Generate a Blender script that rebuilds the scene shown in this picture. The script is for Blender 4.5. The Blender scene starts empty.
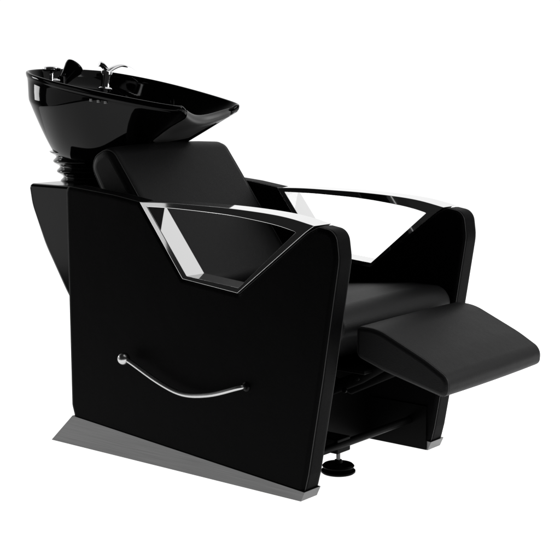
import bpy, bmesh, math
from mathutils import Vector, Matrix
PI = math.pi
sc = bpy.context.scene
COL = sc.collection

# ------------------------------------------------------------------ materials
def mat(name, color=(.01,.01,.01), rough=.4, metal=0., spec=.5, coat=0., coat_rough=.03):
    m = bpy.data.materials.new(name); m.use_nodes = True
    b = m.node_tree.nodes['Principled BSDF']
    b.inputs['Base Color'].default_value = (*color, 1)
    b.inputs['Roughness'].default_value = rough
    b.inputs['Metallic'].default_value = metal
    b.inputs['Specular IOR Level'].default_value = spec
    b.inputs['Coat Weight'].default_value = coat
    b.inputs['Coat Roughness'].default_value = coat_rough
    return m, m.node_tree.nodes, m.node_tree.links, b

def leather(name, base, rough, spec, grain=420, bump=.4):
    m, N, L, b = mat(name, base, rough, 0, spec)
    tc = N.new('ShaderNodeTexCoord')
    v = N.new('ShaderNodeTexVoronoi'); v.inputs['Scale'].default_value = grain
    n2 = N.new('ShaderNodeTexNoise'); n2.inputs['Scale'].default_value = 9; n2.inputs['Detail'].default_value = 3
    n3 = N.new('ShaderNodeTexNoise'); n3.inputs['Scale'].default_value = 160; n3.inputs['Detail'].default_value = 4
    for t in (v, n2, n3): L.new(tc.outputs['Object'], t.inputs['Vector'])
    b1 = N.new('ShaderNodeBump'); b1.inputs['Strength'].default_value = bump; b1.inputs['Distance'].default_value = .0006
    b2 = N.new('ShaderNodeBump'); b2.inputs['Strength'].default_value = .35; b2.inputs['Distance'].default_value = .004
    L.new(v.outputs['Distance'], b1.inputs['Height'])
    L.new(n2.outputs['Fac'], b2.inputs['Height'])
    L.new(b2.outputs['Normal'], b1.inputs['Normal'])
    L.new(b1.outputs['Normal'], b.inputs['Normal'])
    mr = N.new('ShaderNodeMapRange'); mr.inputs['To Min'].default_value = rough-.04; mr.inputs['To Max'].default_value = rough+.05
    L.new(n3.outputs['Fac'], mr.inputs['Value']); L.new(mr.outputs['Result'], b.inputs['Roughness'])
    return m

M = {}
M['leather'] = leather('black_leather', (.0040,.0040,.0042), .50, .14)
M['side_leather'] = leather('black_side_leather', (.0013,.0013,.0014), .50, .03)
M['seam'] = mat('seam_piping', (.012,.012,.012), .5, 0, .35)[0]
m, N, L, b = mat('black_gloss_shell', (.0014,.0014,.0016), .045, 0, .10); M['gloss'] = m
n = N.new('ShaderNodeTexNoise'); n.inputs['Scale'].default_value = 7; n.inputs['Detail'].default_value = 2
bp = N.new('ShaderNodeBump'); bp.inputs['Strength'].default_value = .12; bp.inputs['Distance'].default_value = .004
tc = N.new('ShaderNodeTexCoord'); L.new(tc.outputs['Object'], n.inputs['Vector'])
L.new(n.outputs['Fac'], bp.inputs['Height']); L.new(bp.outputs['Normal'], b.inputs['Normal'])
m, N, L, b = mat('black_bellows', (.003,.003,.003), .16, 0, .5); M['bellows'] = m
M['chrome'] = mat('polished_chrome', (.78,.78,.78), .035, 1)[0]
M['lever_chrome'] = mat('worn_chrome', (.55,.55,.55), .27, 1)[0]
M['shell'] = mat('black_satin_shell', (.004,.004,.0042), .12, 0, .30)[0]
M['chrome_fix'] = mat('tap_chrome', (.80,.80,.81), .06, 1)[0]
m, N, L, b = mat('brushed_steel', (.115,.115,.115), .30, 1); M['steel'] = m
tc = N.new('ShaderNodeTexCoord'); mp = N.new('ShaderNodeMapping'); mp.inputs['Scale'].default_value = (3, 3, 420)
n = N.new('ShaderNodeTexNoise'); n.inputs['Scale'].default_value = 2.2; n.inputs['Detail'].default_value = 5
cr = N.new('ShaderNodeMapRange'); cr.inputs['To Min'].default_value = .24; cr.inputs['To Max'].default_value = .42
L.new(tc.outputs['Object'], mp.inputs['Vector']); L.new(mp.outputs['Vector'], n.inputs['Vector'])
L.new(n.outputs['Fac'], cr.inputs['Value']); L.new(cr.outputs['Result'], b.inputs['Roughness'])
cs = N.new('ShaderNodeMapRange'); cs.inputs['To Min'].default_value = .075; cs.inputs['To Max'].default_value = .20
L.new(n.outputs['Fac'], cs.inputs['Value']); cc = N.new('ShaderNodeCombineColor')
for k in range(3): L.new(cs.outputs['Result'], cc.inputs[k])
L.new(cc.outputs['Color'], b.inputs['Base Color'])
bp = N.new('ShaderNodeBump'); bp.inputs['Strength'].default_value = .10; bp.inputs['Distance'].default_value = .0008
L.new(n.outputs['Fac'], bp.inputs['Height']); L.new(bp.outputs['Normal'], b.inputs['Normal'])
M['black_metal'] = mat('black_painted_metal', (.0008,.0008,.0008), .4, 0, .05)[0]
M['rubber'] = mat('neck_rest_rubber', (.06,.06,.06), .45, 0, .5)[0]
M['bolt'] = mat('dark_bolt', (.10,.10,.10), .3, 1)[0]
M['mark'] = mat('pale_mark', (.30,.30,.30), .4, 0, .3)[0]
m, N, L, b = mat('glowing_white_floor', (.75,.75,.75), .6, 0, .2); M['floor'] = m   # plain white floor with an added glow that washes out cast shadows
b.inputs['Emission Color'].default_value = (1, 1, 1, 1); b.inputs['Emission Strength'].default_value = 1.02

# ------------------------------------------------------------------ helpers
def obj(name, bm, m, parent=None, smooth=True, angle=None, bevel=0, wn=True, subsurf=0):
    me = bpy.data.meshes.new(name)
    bmesh.ops.recalc_face_normals(bm, faces=bm.faces)
    bm.to_mesh(me); bm.free()
    me.materials.append(m)
    if smooth:
        me.shade_smooth()
        for q in me.polygons:
            if len(q.vertices) > 24: q.use_smooth = False
        if angle: me.set_sharp_from_angle(angle=math.radians(angle))
    o = bpy.data.objects.new(name, me); COL.objects.link(o)
    if parent: o.parent = parent
    if bevel:
        bv = o.modifiers.new('bevel', 'BEVEL'); bv.width = bevel; bv.segments = 3
        bv.limit_method = 'ANGLE'; bv.angle_limit = math.radians(28)
    if subsurf:
        s = o.modifiers.new('sub', 'SUBSURF'); s.levels = subsurf; s.render_levels = subsurf
    if wn and not subsurf:
        w = o.modifiers.new('wn', 'WEIGHTED_NORMAL'); w.keep_sharp = True
    return o

def fillet(pts, seg=8):
    """closed polygon of (x, z[, r]) -> rounded list of (x, z)"""
    out = []; n = len(pts)
    for i, p in enumerate(pts):
        r = p[2] if len(p) > 2 else 0
        P = Vector(p[:2]); A = Vector(pts[i-1][:2]) - P; B = Vector(pts[(i+1) % n][:2]) - P
        if r <= 0: out.append(tuple(P)); continue
        a = A.normalized(); b = B.normalized()
        ang = math.acos(max(-1, min(1, a.dot(b))))
        if ang > PI - .02: out.append(tuple(P)); continue
        d = r / math.tan(ang/2); d = min(d, A.length*.48, B.length*.48); rr = d*math.tan(ang/2)
        c = P + (a+b).normalized() * (rr/math.sin(ang/2))
        s = P + a*d; e = P + b*d
        a0 = math.atan2(s.y-c.y, s.x-c.x); a1 = math.atan2(e.y-c.y, e.x-c.x)
        da = (a1-a0+PI) % (2*PI) - PI
        for k in range(seg+1):
            t = a0 + da*k/seg
            out.append((c.x+rr*math.cos(t), c.y+rr*math.sin(t)))
    return out

def area(p): return sum(p[i-1][0]*p[i][1]-p[i][0]*p[i-1][1] for i in range(len(p)))/2

def inset(poly, d):
    """move every vertex inwards by d (mitred)"""
    s = 1 if area(poly) > 0 else -1
    n = len(poly); out = []
    for i in range(n):
        P = Vector(poly[i]); e1 = (P-Vector(poly[i-1])); e2 = (Vector(poly[(i+1) % n])-P)
        if e1.length < 1e-7: e1 = e2
        if e2.length < 1e-7: e2 = e1
        e1.normalize(); e2.normalize()
        n1 = Vector((-e1.y, e1.x))*s; n2 = Vector((-e2.y, e2.x))*s
        mi = (n1+n2)/(1+max(-.5, n1.dot(n2)))
        out.append((P.x+mi.x*d, P.y+mi.y*d))
    return out

def pad(profile, y0, y1, r, seg=5, crown=0., mid=1):
    """loft the xz profile from y0 to y1 with both side edges rounded over radius r"""
    bm = bmesh.new(); rings = []
    st = []
    for k in range(seg+1):
        a = PI/2*k/seg
        st.append((y0 + r*(1-math.sin(a)) , r*(1-math.cos(a))))
    st = st[::-1]
    for k in range(1, mid+1):
        if mid > 1:
            t = k/(mid+1); y = y0+r+(y1-y0-2*r)*t
            st.append((y, -crown*(1-(2*t-1)**2)))
    for k in range(seg+1):
        a = PI/2*k/seg
        st.append((y1 - r*(1-math.sin(a)), r*(1-math.cos(a))))
    # first block runs from the cap (full inset) to the rim
    st2 = sorted(st, key=lambda q: q[0])
    for y, d in st2:
        yy = y
        P = inset(profile, d)
        rings.append([bm.verts.new((x, yy, z)) for x, z in P])
    n = len(profile)
    for a, b in zip(rings, rings[1:]):
        for i in range(n): bm.faces.new((a[i-1], a[i], b[i], b[i-1]))
    bm.faces.new(rings[0]); bm.faces.new(rings[-1])
    return bm

def crom(pts, n, closed=False):
    P = [Vector(p) for p in pts]; m = len(P); out = []
    segs = m if closed else m-1
    for i in range(segs):
        if closed: p0, p1, p2, p3 = P[(i-1) % m], P[i], P[(i+1) % m], P[(i+2) % m]
        else: p0, p1, p2, p3 = P[max(i-1, 0)], P[i], P[i+1], P[min(i+2, m-1)]
        for k in range(n):
            t = k/n
            out.append(.5*((2*p1)+(-p0+p2)*t+(2*p0-5*p1+4*p2-p3)*t*t+(-p0+3*p1-3*p2+p3)*t**3))
    if not closed: out.append(P[-1])
    return out

def tube(pts, r, seg=10, closed=False, bm=None, flat=None):
    bm = bm or bmesh.new(); P = [Vector(p) for p in pts]; n = len(P); rings = []
    up = None
    for i in range(n):
        if closed: t = (P[(i+1) % n]-P[i-1])
        else: t = P[min(i+1, n-1)]-P[max(i-1, 0)]
        t.normalize()
        if up is None:
            up = Vector((0, 0, 1)) if abs(t.z) < .9 else Vector((1, 0, 0))
        s = t.cross(up).normalized(); up = s.cross(t).normalized()
        rr = r[i] if isinstance(r, (list, tuple)) else r
        fx, fz = flat if flat else (1, 1)
        rings.append([bm.verts.new(P[i]+s*rr*fx*math.cos(2*PI*k/seg)+up*rr*fz*math.sin(2*PI*k/seg)) for k in range(seg)])
    pairs = list(zip(rings, rings[1:])) + ([(rings[-1], rings[0])] if closed else [])
    for a, b in pairs:
        for k in range(seg): bm.faces.new((a[k-1], a[k], b[k], b[k-1]))
    if not closed: bm.faces.new(rings[0]); bm.faces.new(rings[-1])
    return bm

def lathe(profile, origin, axis=(0, 0, 1), seg=40, bm=None):
    """profile list of (radius, height) from bottom to top around axis"""
    bm = bm or bmesh.new(); ax = Vector(axis).normalized()
    q = Vector((0, 0, 1)).rotation_difference(ax); O = Vector(origin); rings = []
    for r, h in profile:
        rings.append([bm.verts.new(O + q @ Vector((max(r, 1e-5)*math.cos(2*PI*k/seg), max(r, 1e-5)*math.sin(2*PI*k/seg), h))) for k in range(seg)])
    for a, b in zip(rings, rings[1:]):
        for k in range(seg): bm.faces.new((a[k-1], a[k], b[k], b[k-1]))
    bm.faces.new(rings[0]); bm.faces.new(rings[-1])
    return bm

def box(x0, x1, y0, y1, z0, z1, bm=None):
    bm = bm or bmesh.new()
    g = bmesh.ops.create_cube(bm, size=1)
    for v in g['verts']:
        v.co = Vector(((x0+x1)/2+v.co.x*(x1-x0), (y0+y1)/2+v.co.y*(y1-y0), (z0+z1)/2+v.co.z*(z1-z0)))
    return bm

def empty(name, loc, label, cat, group=None):
    o = bpy.data.objects.new(name, None); COL.objects.link(o); o.location = loc
    o.empty_display_size = .1
    o['label'] = label; o['category'] = cat
    if group: o['group'] = group
    return o

# ------------------------------------------------------------------ setting
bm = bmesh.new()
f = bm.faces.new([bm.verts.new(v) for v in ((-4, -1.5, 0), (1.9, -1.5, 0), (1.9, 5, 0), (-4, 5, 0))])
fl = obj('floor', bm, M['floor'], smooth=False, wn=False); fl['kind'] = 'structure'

# ------------------------------------------------------------------ the chair unit
chair = empty('shampoo_chair', (0, 0, 0), 'black salon backwash chair with chrome armrests, raised footrest and glossy wash basin behind its headrest', 'salon chair')

YO, YI = .330, .265     # outer and inner face of the side panels
NOTCH = [(-.552, .727), (-.398, .532), (-.207, .513), (.012, .684)]
PANEL = fillet([
    (.006, .018, .018), (-.834, .078, .018), (-.847, .118, .03), (-.8495, .757, .018), (-.66, .7415, .2),
    (-.553, .7275, .022), (-.398, .5315, .004), (-.207, .5125, .004), (.012, .6845, .012), (.046, .7020, .018),
    (.100, .694, .048), (.110, .625, .12), (.063, .324, .2), (.019, .070, .02)], 8)

def side_panel(s):
    y0, y1 = (-YO, -YI) if s < 0 else (YI, YO)
    p = obj('side_panel', pad(PANEL, y0, y1, .014, 6), M['side_leather'], chair)
    # piping over the top, the nose and down the front, outer and inner edge
    for yy, rr in (((y0+.0066), .0012), ((y1-.0066), .0012)):
        ring = inset(PANEL, .0017)
        pts = [(x, yy, z) for x, z in ring]
        obj('seam', tube(pts, rr, 6, closed=True), M['seam'], p, wn=False)
    return p
near_panel = side_panel(-1); far_panel = side_panel(1)

# tapered brushed-steel plinth under each panel
def skirt(s):
    y0, y1 = (-YO-.002, -YI+.001) if s < 0 else (YI-.001, YO+.002)
    prof = [(.0, 0), (-.932, 0), (-.839, .0885), (.012, .0265)]
    bm = bmesh.new()
    a = [bm.verts.new((x, y0, z)) for x, z in prof]; c = [bm.verts.new((x, y1, z)) for x, z in prof]
    bm.faces.new(a); bm.faces.new(c[::-1])
    for i in range(4): bm.faces.new((a[i-1], a[i], c[i], c[i-1]))
    return obj('plinth', bm, M['steel'], chair, smooth=True, angle=30, bevel=.0008)
skirt(-1); skirt(1)

# chrome armrest frames
FO = [(-.552,.7275),(-.46,.7310),(-.356,.7312),(-.235,.7300),(-.117,.7250),(-.037,.7175),(.040,.7035),(.013,.6855),(-.207,.5130),(-.398,.5320)]
FI = [(-.523,.7160),(-.46,.7170),(-.384,.7165),(-.236,.7120),(-.117,.7015),(-.060,.6935),(-.022,.6855),(-.018,.6835),(-.203,.5270),(-.383,.5410)]
def frame(s):
    y0, y1 = (-YO-.003, -YI+.003) if s < 0 else (YI-.003, YO+.003)
    # refine the top bar so that it arches smoothly
    fo = [v[:] for v in crom([(x, z, 0) for x, z in FO[:7]], 6)]; fi = [v[:] for v in crom([(x, z, 0) for x, z in FI[:7]], 6)]
    fo = [(v[0], v[1]) for v in fo]+FO[7:]; fi = [(v[0], v[1]) for v in fi]+FI[7:]
    bm = bmesh.new(); n = len(fo)
    A = [bm.verts.new((x, y0, z)) for x, z in fo]; B = [bm.verts.new((x, y0, z)) for x, z in fi]
    C = [bm.verts.new((x, y1, z)) for x, z in fo]; D = [bm.verts.new((x, y1, z)) for x, z in fi]
    for i in range(n):
        j = i-1
        bm.faces.new((A[j], A[i], B[i], B[j])); bm.faces.new((C[j], C[i], D[i], D[j]))
        bm.faces.new((A[j], A[i], C[i], C[j])); bm.faces.new((B[j], B[i], D[i], D[j]))
    return obj('armrest_frame', bm, M['chrome'], chair, smooth=True, angle=28, bevel=.0012)
frame(-1); frame(1)

# backrest
BR = fillet([(-.447, .480, .032), (-.690, .797, .25), (-.752, .876, .050), (-.850, .826, .050), (-.795, .735, .05), (-.555, .440, .032)], 10)
br = obj('backrest', pad(BR, -.25, .25, .028, 7, .007, 5), M['leather'], chair)
for yy in (-.2405, .2405):
    ring = inset(BR, .0062)
    obj('seam', tube([(x, yy, z) for x, z in ring], .0016, 6, closed=True), M['seam'], br, wn=False)

# seat cushion
ST = fillet([(-.60, .445, .024), (-.30, .462, .3), (-.05, .4865, .3), (.055, .4865, .055), (.084, .435, .05), (.00, .345, .06), (-.60, .33, .024)], 10)
st = obj('seat', pad(ST, -.262, .262, .02, 6, .008, 5), M['leather'], chair)

# footrest
FR = fillet([(.098, .449, .013), (.160, .449, .25), (.300, .389, .4), (.367, .352, .034), (.364, .301, .018), (.180, .345, .2), (.098, .372, .02)], 10)
fr = obj("footrest", pad(FR, -.237, .237, .0115, 6, .002, 5), M["leather"], chair)
for yy in (-.2305, .2305):
    ring = inset(FR, .0016)
    top = [q for q in ring if q[1] > FR[0][1]-.2]
    obj('seam', tube([(x, yy, z) for x, z in ring], .0013, 6, closed=True), M['seam'], fr, wn=False)

# black under-housing, cross tube and footrest linkage
hb = box(-.80, -.200, -.262, .262, .003, .34)
obj('base_housing', hb, M['black_metal'], chair, angle=30, bevel=.004)
for y0 in (-.2644, .2594):
    obj('inner_plate', box(-.82, -.004, y0, y0+.005, .002, .13), M['black_metal'], chair, angle=30)
obj('cross_tube', tube([(-.060, -.264, .082), (-.060, .266, .082)], .011, 14), M['black_metal'], chair, angle=30)
for yy in (-.16, .16):
    bm = tube([(-.15, yy, .20), (.06, yy, .30), (.15, yy, .355)], .012, 8, flat=(.5, 1.4))
    tube([(-.14, yy+.014, .30), (.02, yy+.014, .26), (.20, yy+.014, .35)], .010, 8, bm=bm, flat=(.5, 1.4))
    lk = obj('footrest_linkage', bm, M['black_metal'], chair, angle=40)
    for x, z in ((.06, .30), (.02, .262)):
        obj('pivot_bolt', lathe([(.007, 0), (.007, .004), (.004, .006)], (x, yy-.012, z), (0, -1, 0), 14), M['black_metal'], lk, angle=40)
obj('slide_plate', box(-.15, .10, -.20, .20, .318, .329), M['black_metal'], chair, angle=30, bevel=.002)
for x, z in ((-.056, .116), (-.061, .056)):
    obj('bolt', lathe([(.006, 0), (.006, .003), (.003, .005)], (x, .2652, z), (0, -1, 0), 16), M['black_metal'], chair, angle=40)
# levelling foot: two discs on a threaded stem
fx, fy = -.074, -.070
lf = obj('levelling_foot', lathe([(.044, .0005), (.047, .003), (.047, .007), (.040, .010), (.026, .012), (.026, .014), (.042, .016), (.044, .020), (.040, .024), (.012, .028), (.010, .036)], (fx, fy, 0)), M['black_metal'], chair, angle=35)
obj('stem', lathe([(.0055, .03), (.0055, .098)], (fx, fy, 0), seg=16), M['bolt'], lf, angle=35)
obj('foot_bracket', box(-.21, -.055, -.10, -.04, .060, .10), M['black_metal'], chair, angle=30, bevel=.003)

# recline lever on the near side panel
lev = crom([(-.183, -.333, .2708), (-.190, -.350, .2695), (-.279, -.360, .2400), (-.372, -.361, .2275), (-.459, -.361, .2460), (-.567, -.361, .2880), (-.592, -.361, .2945)], 8)
lv = obj('recline_lever', tube(lev, .0066, 16), M['lever_chrome'], chair, wn=False)
prof = [(.0175*math.sin(PI*k/20), -.0175*math.cos(PI*k/20)) for k in range(21)]
obj('ball_knob', lathe(prof, (-.594, -.361, .2945), (1, 0, 0), 32), M['lever_chrome'], lv, wn=False)
obj('lever_socket', lathe([(.0125, 0), (.0125, .002), (.009, .0035), (.007, .0035), (.006, .001)], (-.180, -.3298, .2710), (0, -1, 0), 28), M['gloss'], lv, angle=40)

# pedestal behind the chair
PD = fillet([(-.80, .740, .014), (-1.158, .740, .014), (-1.146, .675, .15), (-1.090, .555, .35), (-.995, .410, .35), (-.86, .26, .3), (-.80, .22, .014)], 8)
pd = obj('pedestal', pad(PD, -.200, .200, .012, 7), M['shell'], chair)
# ribbed bellows between pedestal and basin
pr = []
nr = 3
for k in range(nr*8+1):
    t = k/(nr*8); pr.append((.086+.032*t+.0075*math.cos(2*PI*nr*t), .738+.094*t))
obj('tilt_bellows', lathe([(.098, .736)]+pr, (-1.092, 0, 0), seg=56), M['bellows'], chair, wn=False)

# ------------------------------------------------------------------ basin
def zrim(x): return 1.078-.163*(x+1.19)
half = [(-1.236, 0), (-1.233, .06), (-1.220, .115), (-1.192, .165), (-1.13, .200), (-1.04, .220), (-.95, .223), (-.85, .213), (-.75, .193), (-.66, .168), (-.612, .148), (-.590, .130), (-.588, .112), (-.594, .095), (-.609, .065), (-.620, .030), (-.623, 0)]
full = half + [(x, -y) for x, y in half[-2:0:-1]]
def nz(x, y):   # dip of the rim in the neck notch
    if x > -.70 and abs(y) < .118:
        t = (.118-abs(y))/.118; t = max(0, min(1, t)); return .040*math.sin(t*PI/2)
    return 0
rim2 = [(v[0], v[1]) for v in crom([(x, y, 0) for x, y in full], 4, closed=True)]
RIM = [Vector((x, y, zrim(x)-nz(x, y))) for x, y in rim2]
def sm(a, b, x):
    t = max(0, min(1, (x-a)/(b-a))); return t*t*(3-2*t)
def base_pt(P):
    ph = math.atan2(P.y/.20, (P.x+.95)/.30)
    c, s_ = math.cos(ph), math.sin(ph)
    e = .75
    return Vector((-1.012+.165*math.copysign(abs(c)**e, c), .115*math.copysign(abs(s_)**e, s_), .810))
def outer(P, s, off=0):
    """s=1 at the rim, 0 at the base ring"""
    w = 1-sm(-1.10, -.80, P.x)
    drop = .021+.061*w
    B = base_pt(P); T = Vector((P.x, P.y, P.z-drop))
    h = s**(.80+.20*sm(-.95, -.66, P.x))
    q = Vector((B.x+(T.x-B.x)*h, B.y+(T.y-B.y)*h, B.z+(T.z-B.z)*s))
    if P.x > -.72 and abs(P.y) < .120:      # hollow of the neck channel below the lip
        tn = 1-(abs(P.y)/.120)**2
        q.x -= .050*tn*(1-sm(.72, 1.0, s))*sm(0, .25, s)
    if off:
        d = (T-Vector((-.95, 0, .95))).normalized(); q += d*off
    return q
def ins(P, d, dz=0, cx=-.93):
    c = Vector((cx if P.x < -.75 or abs(P.y) > .11 else P.x-.1, 0 if P.x < -.75 or abs(P.y) > .11 else P.y, P.z))
    v = (c-P); v.z = 0
    return P+v.normalized()*d+Vector((0, 0, dz))
bm = bmesh.new(); rings = []
def ring(ps): rings.append([bm.verts.new(p) for p in ps])
ring([Vector((base_pt(P).x*.0-1.06+(base_pt(P).x+1.06)*.75, base_pt(P).y*.8, .796)) for P in RIM])
for s in (0, .1, .22, .36, .5, .64, .78, .9, .97, 1): ring([ins(outer(P, s), .0045*s) for P in RIM])
for ps in ([ins(P, .0045, -.0185) for P in RIM], [ins(P, .0005, -.0155) for P in RIM], [ins(P, -.001, -.008) for P in RIM]): ring(ps)
ring([ins(P, -.0015, -.003) for P in RIM])
ring([ins(P, .001, .0005) for P in RIM])
ring([ins(P, .006, .001) for P in RIM])
ring([ins(P, .009, -.003) for P in RIM])
ring([ins(P, .012, -.014) for P in RIM])
def inner(P, k):
    # front and sides follow the shell from inside, the rear carries a flat tap deck
    t = (k+1)/7
    q = outer(P, (1-t)*.93+.02); c = Vector((-.95, 0, q.z)); v = c-q; L_ = v.length
    Fp = q+v*min(.6, .017/max(L_, .02)); Fp.z += .012*t
    Fp.z = min(Fp.z, P.z-.020)
    Q = ins(P, .020, -.075)
    if k <= 0: Dp = Q
    elif k == 1: Dp = Vector((max(Q.x, -1.055), max(-.165, min(.165, Q.y)), Q.z-.004))
    else:
        D = Vector((max(Q.x, -1.055), max(-.165, min(.165, Q.y)), Q.z-.004)); C = Vector((-.95, 0, .842)); u = (k-1)/5
        Dp = C+(D-C)*(1-u*.9); Dp.z = D.z+(C.z-D.z)*(1-(1-u)**2)
    w = 1-sm(-1.16, -1.02, P.x)
    return Fp*(1-w)+Dp*w
for k in range(0, 7): ring([inner(P, k) for P in RIM])
n = len(RIM)
for a, b2 in zip(rings, rings[1:]):
    for i in range(n): bm.faces.new((a[i-1], a[i], b2[i], b2[i-1]))
bm.faces.new(rings[0]); bm.faces.new(rings[-1])
basin = obj('wash_basin', bm, M['gloss'], chair, subsurf=1)

# soft neck rest fitted over the notch lip
idx = [i for i, P in enumerate(RIM) if P.x > -.70 and abs(P.y) < .100]
idx.sort(key=lambda i: RIM[i].y)
bm = bmesh.new(); rr = []
for i in idx:
    P = RIM[i]; tp = 1-(abs(P.y)/.104)**4
    row = []
    lst = [outer(P, s) for s in (.50, .62, .74, .86, .95, 1.0)]+[Vector((P.x, P.y, P.z-.004)), ins(P, .006, .001), ins(P, .016, -.006), ins(P, .022, -.022)]
    for k, q in enumerate(lst):
        e = min(1, k/1.2, (len(lst)-1-k)/1.2)
        nrm = Vector((1, 0, .25)) if k < 6 else (Vector((.5, 0, 1)) if k < 8 else Vector((-.6, 0, .8)))
        row.append(bm.verts.new(q+nrm.normalized()*(.0075*tp*e+.0004)))
    rr.append(row)
for a, b2 in zip(rr, rr[1:]):
    for k in range(len(a)-1): bm.faces.new((a[k], a[k+1], b2[k+1], b2[k]))
nrst = obj('neck_rest', bm, M['rubber'], basin, subsurf=1)

# three small pale marks under the near rim
for x, z in ((-.862, .995), (-.836, .992), (-.812, .989)):
    best = min(((outer(P, s)-Vector((x, -.2, z))).length, i, s) for i, P in enumerate(RIM) for s in [k/40 for k in range(41)] if P.y < 0)
    p = outer(RIM[best[1]], best[2])
    bm = box(x-.0045, x+.0045, p.y-.0035, p.y+.004, z-.004, z+.004)
    obj('rim_mark', bm, M['mark'], basin, angle=30, bevel=.001)

# tap: round base, leaning column, lever and long flat spout
X = -1.12
tp = obj('mixer_tap', lathe([(.014, -.045), (.014, -.001), (.024, 0), (.0245, .003), (.022, .006), (.0175, .008), (.0165, .02), (.017, .045), (.018, .055), (.015, .060)], (X, .098, 1.021), (.05, .10, 1), 32), M['chrome_fix'], basin, angle=40)
sp = crom([(X, .100, 1.074), (X, .130, 1.088), (X, .165, 1.096), (X, .200, 1.090), (X, .228, 1.077)], 6)
def sub(name, bm, m, angle=40): return obj(name, bm, m, basin, angle=angle)
sub('spout', tube(sp, [.0125-.004*k/(len(sp)-1) for k in range(len(sp))], 12, flat=(1.4, .55)), M['chrome_fix'])
lvp = crom([(X, .112, 1.078), (X, .098, 1.090), (X, .086, 1.099), (X-.004, .078, 1.102)], 5)
sub('tap_lever', tube(lvp, [.0095+.004*k/(len(lvp)-1) for k in range(len(lvp))], 12, flat=(1.2, .6)), M['chrome_fix'])
# round chrome diverter knob
bm = lathe([(.014, 0), (.014, .004), (.007, .006), (.006, .038), (.010, .042), (.024, .046), (.0265, .050), (.0265, .056), (.022, .060), (.004, .0615)], (X, -.128, 1.032), (0, .05, 1), 32)
tube([(X-.0, -.128, 1.052), (X+.01, -.104, 1.049)], .006, 10, bm=bm)
sub('diverter_knob', bm, M['chrome_fix'])
bm = lathe([(.013, 0), (.013, .03), (.010, .034)], (X+.01, -.094, 1.030), (0, 0, 1), 20)
sub('hose_guide', bm, M['gloss'])

# ------------------------------------------------------------------ hand shower (lifts out of the basin)
hs = empty('hand_shower', (X, -.074, 1.030), 'black hand shower head leaning in the basin deck between chrome knob and mixer tap', 'shower head')
ax = Vector((.15, .62, .70)).normalized()
hd = obj('spray_head', lathe([(.014, 0), (.0175, .010), (.020, .022), (.0245, .038), (.0285, .050), (.0300, .060), (.029, .064), (.025, .067), (.003, .0675)], (0, -.005, .018), ax, 36), M['gloss'], hs, angle=40)
obj('handle', tube([(-.002, -.02, -.004), (0, -.008, .012), (.001, -.002, .026)], .0095, 14), M['gloss'], hs, wn=False)

# ------------------------------------------------------------------ light
w = bpy.data.worlds.new('World'); sc.world = w; w.use_nodes = True
N = w.node_tree.nodes; L = w.node_tree.links; bg = N['Background']
tc = N.new('ShaderNodeTexCoord'); dt = N.new('ShaderNodeVectorMath'); dt.operation = 'DOT_PRODUCT'
dt.inputs[1].default_value = Vector((-.62, .78, 0)).normalized()
L.new(tc.outputs['Generated'], dt.inputs[0])
mr = N.new('ShaderNodeMapRange'); mr.interpolation_type = 'SMOOTHSTEP'
mr.inputs['From Min'].default_value = .35; mr.inputs['From Max'].default_value = .85
mr.inputs['To Min'].default_value = .016; mr.inputs['To Max'].default_value = 1.03
L.new(dt.outputs['Value'], mr.inputs['Value'])
cb = N.new('ShaderNodeCombineColor')
for k in range(3): L.new(mr.outputs['Result'], cb.inputs[k])
L.new(cb.outputs['Color'], bg.inputs['Color']); bg.inputs['Strength'].default_value = 1.0

def lamp(name, loc, target, size, power, sy=None):
    l = bpy.data.lights.new(name, 'AREA'); l.energy = power; l.shape = 'RECTANGLE'; l.size = size; l.size_y = sy or size
    o = bpy.data.objects.new(name, l); COL.objects.link(o); o.location = loc
    o.rotation_euler = (Vector(target)-Vector(loc)).to_track_quat('-Z', 'Y').to_euler()
    return o
lamp('overhead_softbox', (.9, 1.1, 3.1), (-.3, .2, .4), 4.4, 50, 4.4)
lamp('front_softbox', (3.0, 1.5, 1.9), (-.6, 0, .7), 1.8, 82, 1.8)
lamp('tall_softbox', (-3.00, -1.94, .75), (-.7, -.1, .75), 1.5, 4.2, 1.3)

lamp('side_softbox', (-3.8, -.75, 1.06), (-1.1, -.2, 1.0), .5, 9, .5)

# ------------------------------------------------------------------ camera
cam = bpy.data.cameras.new('camera'); co = bpy.data.objects.new('camera', cam); COL.objects.link(co)
cam.sensor_width = 36; cam.lens = 85.616; cam.clip_end = 200; cam.clip_start = .05
co.location = (1.97936, -2.90163, 1.06465)
co.rotation_euler = (PI/2-.15223, 0, .67258)
sc.camera = co
sc.view_settings.view_transform = 'Standard'; sc.view_settings.look = 'None'
sc.view_settings.exposure = 0; sc.view_settings.gamma = 1
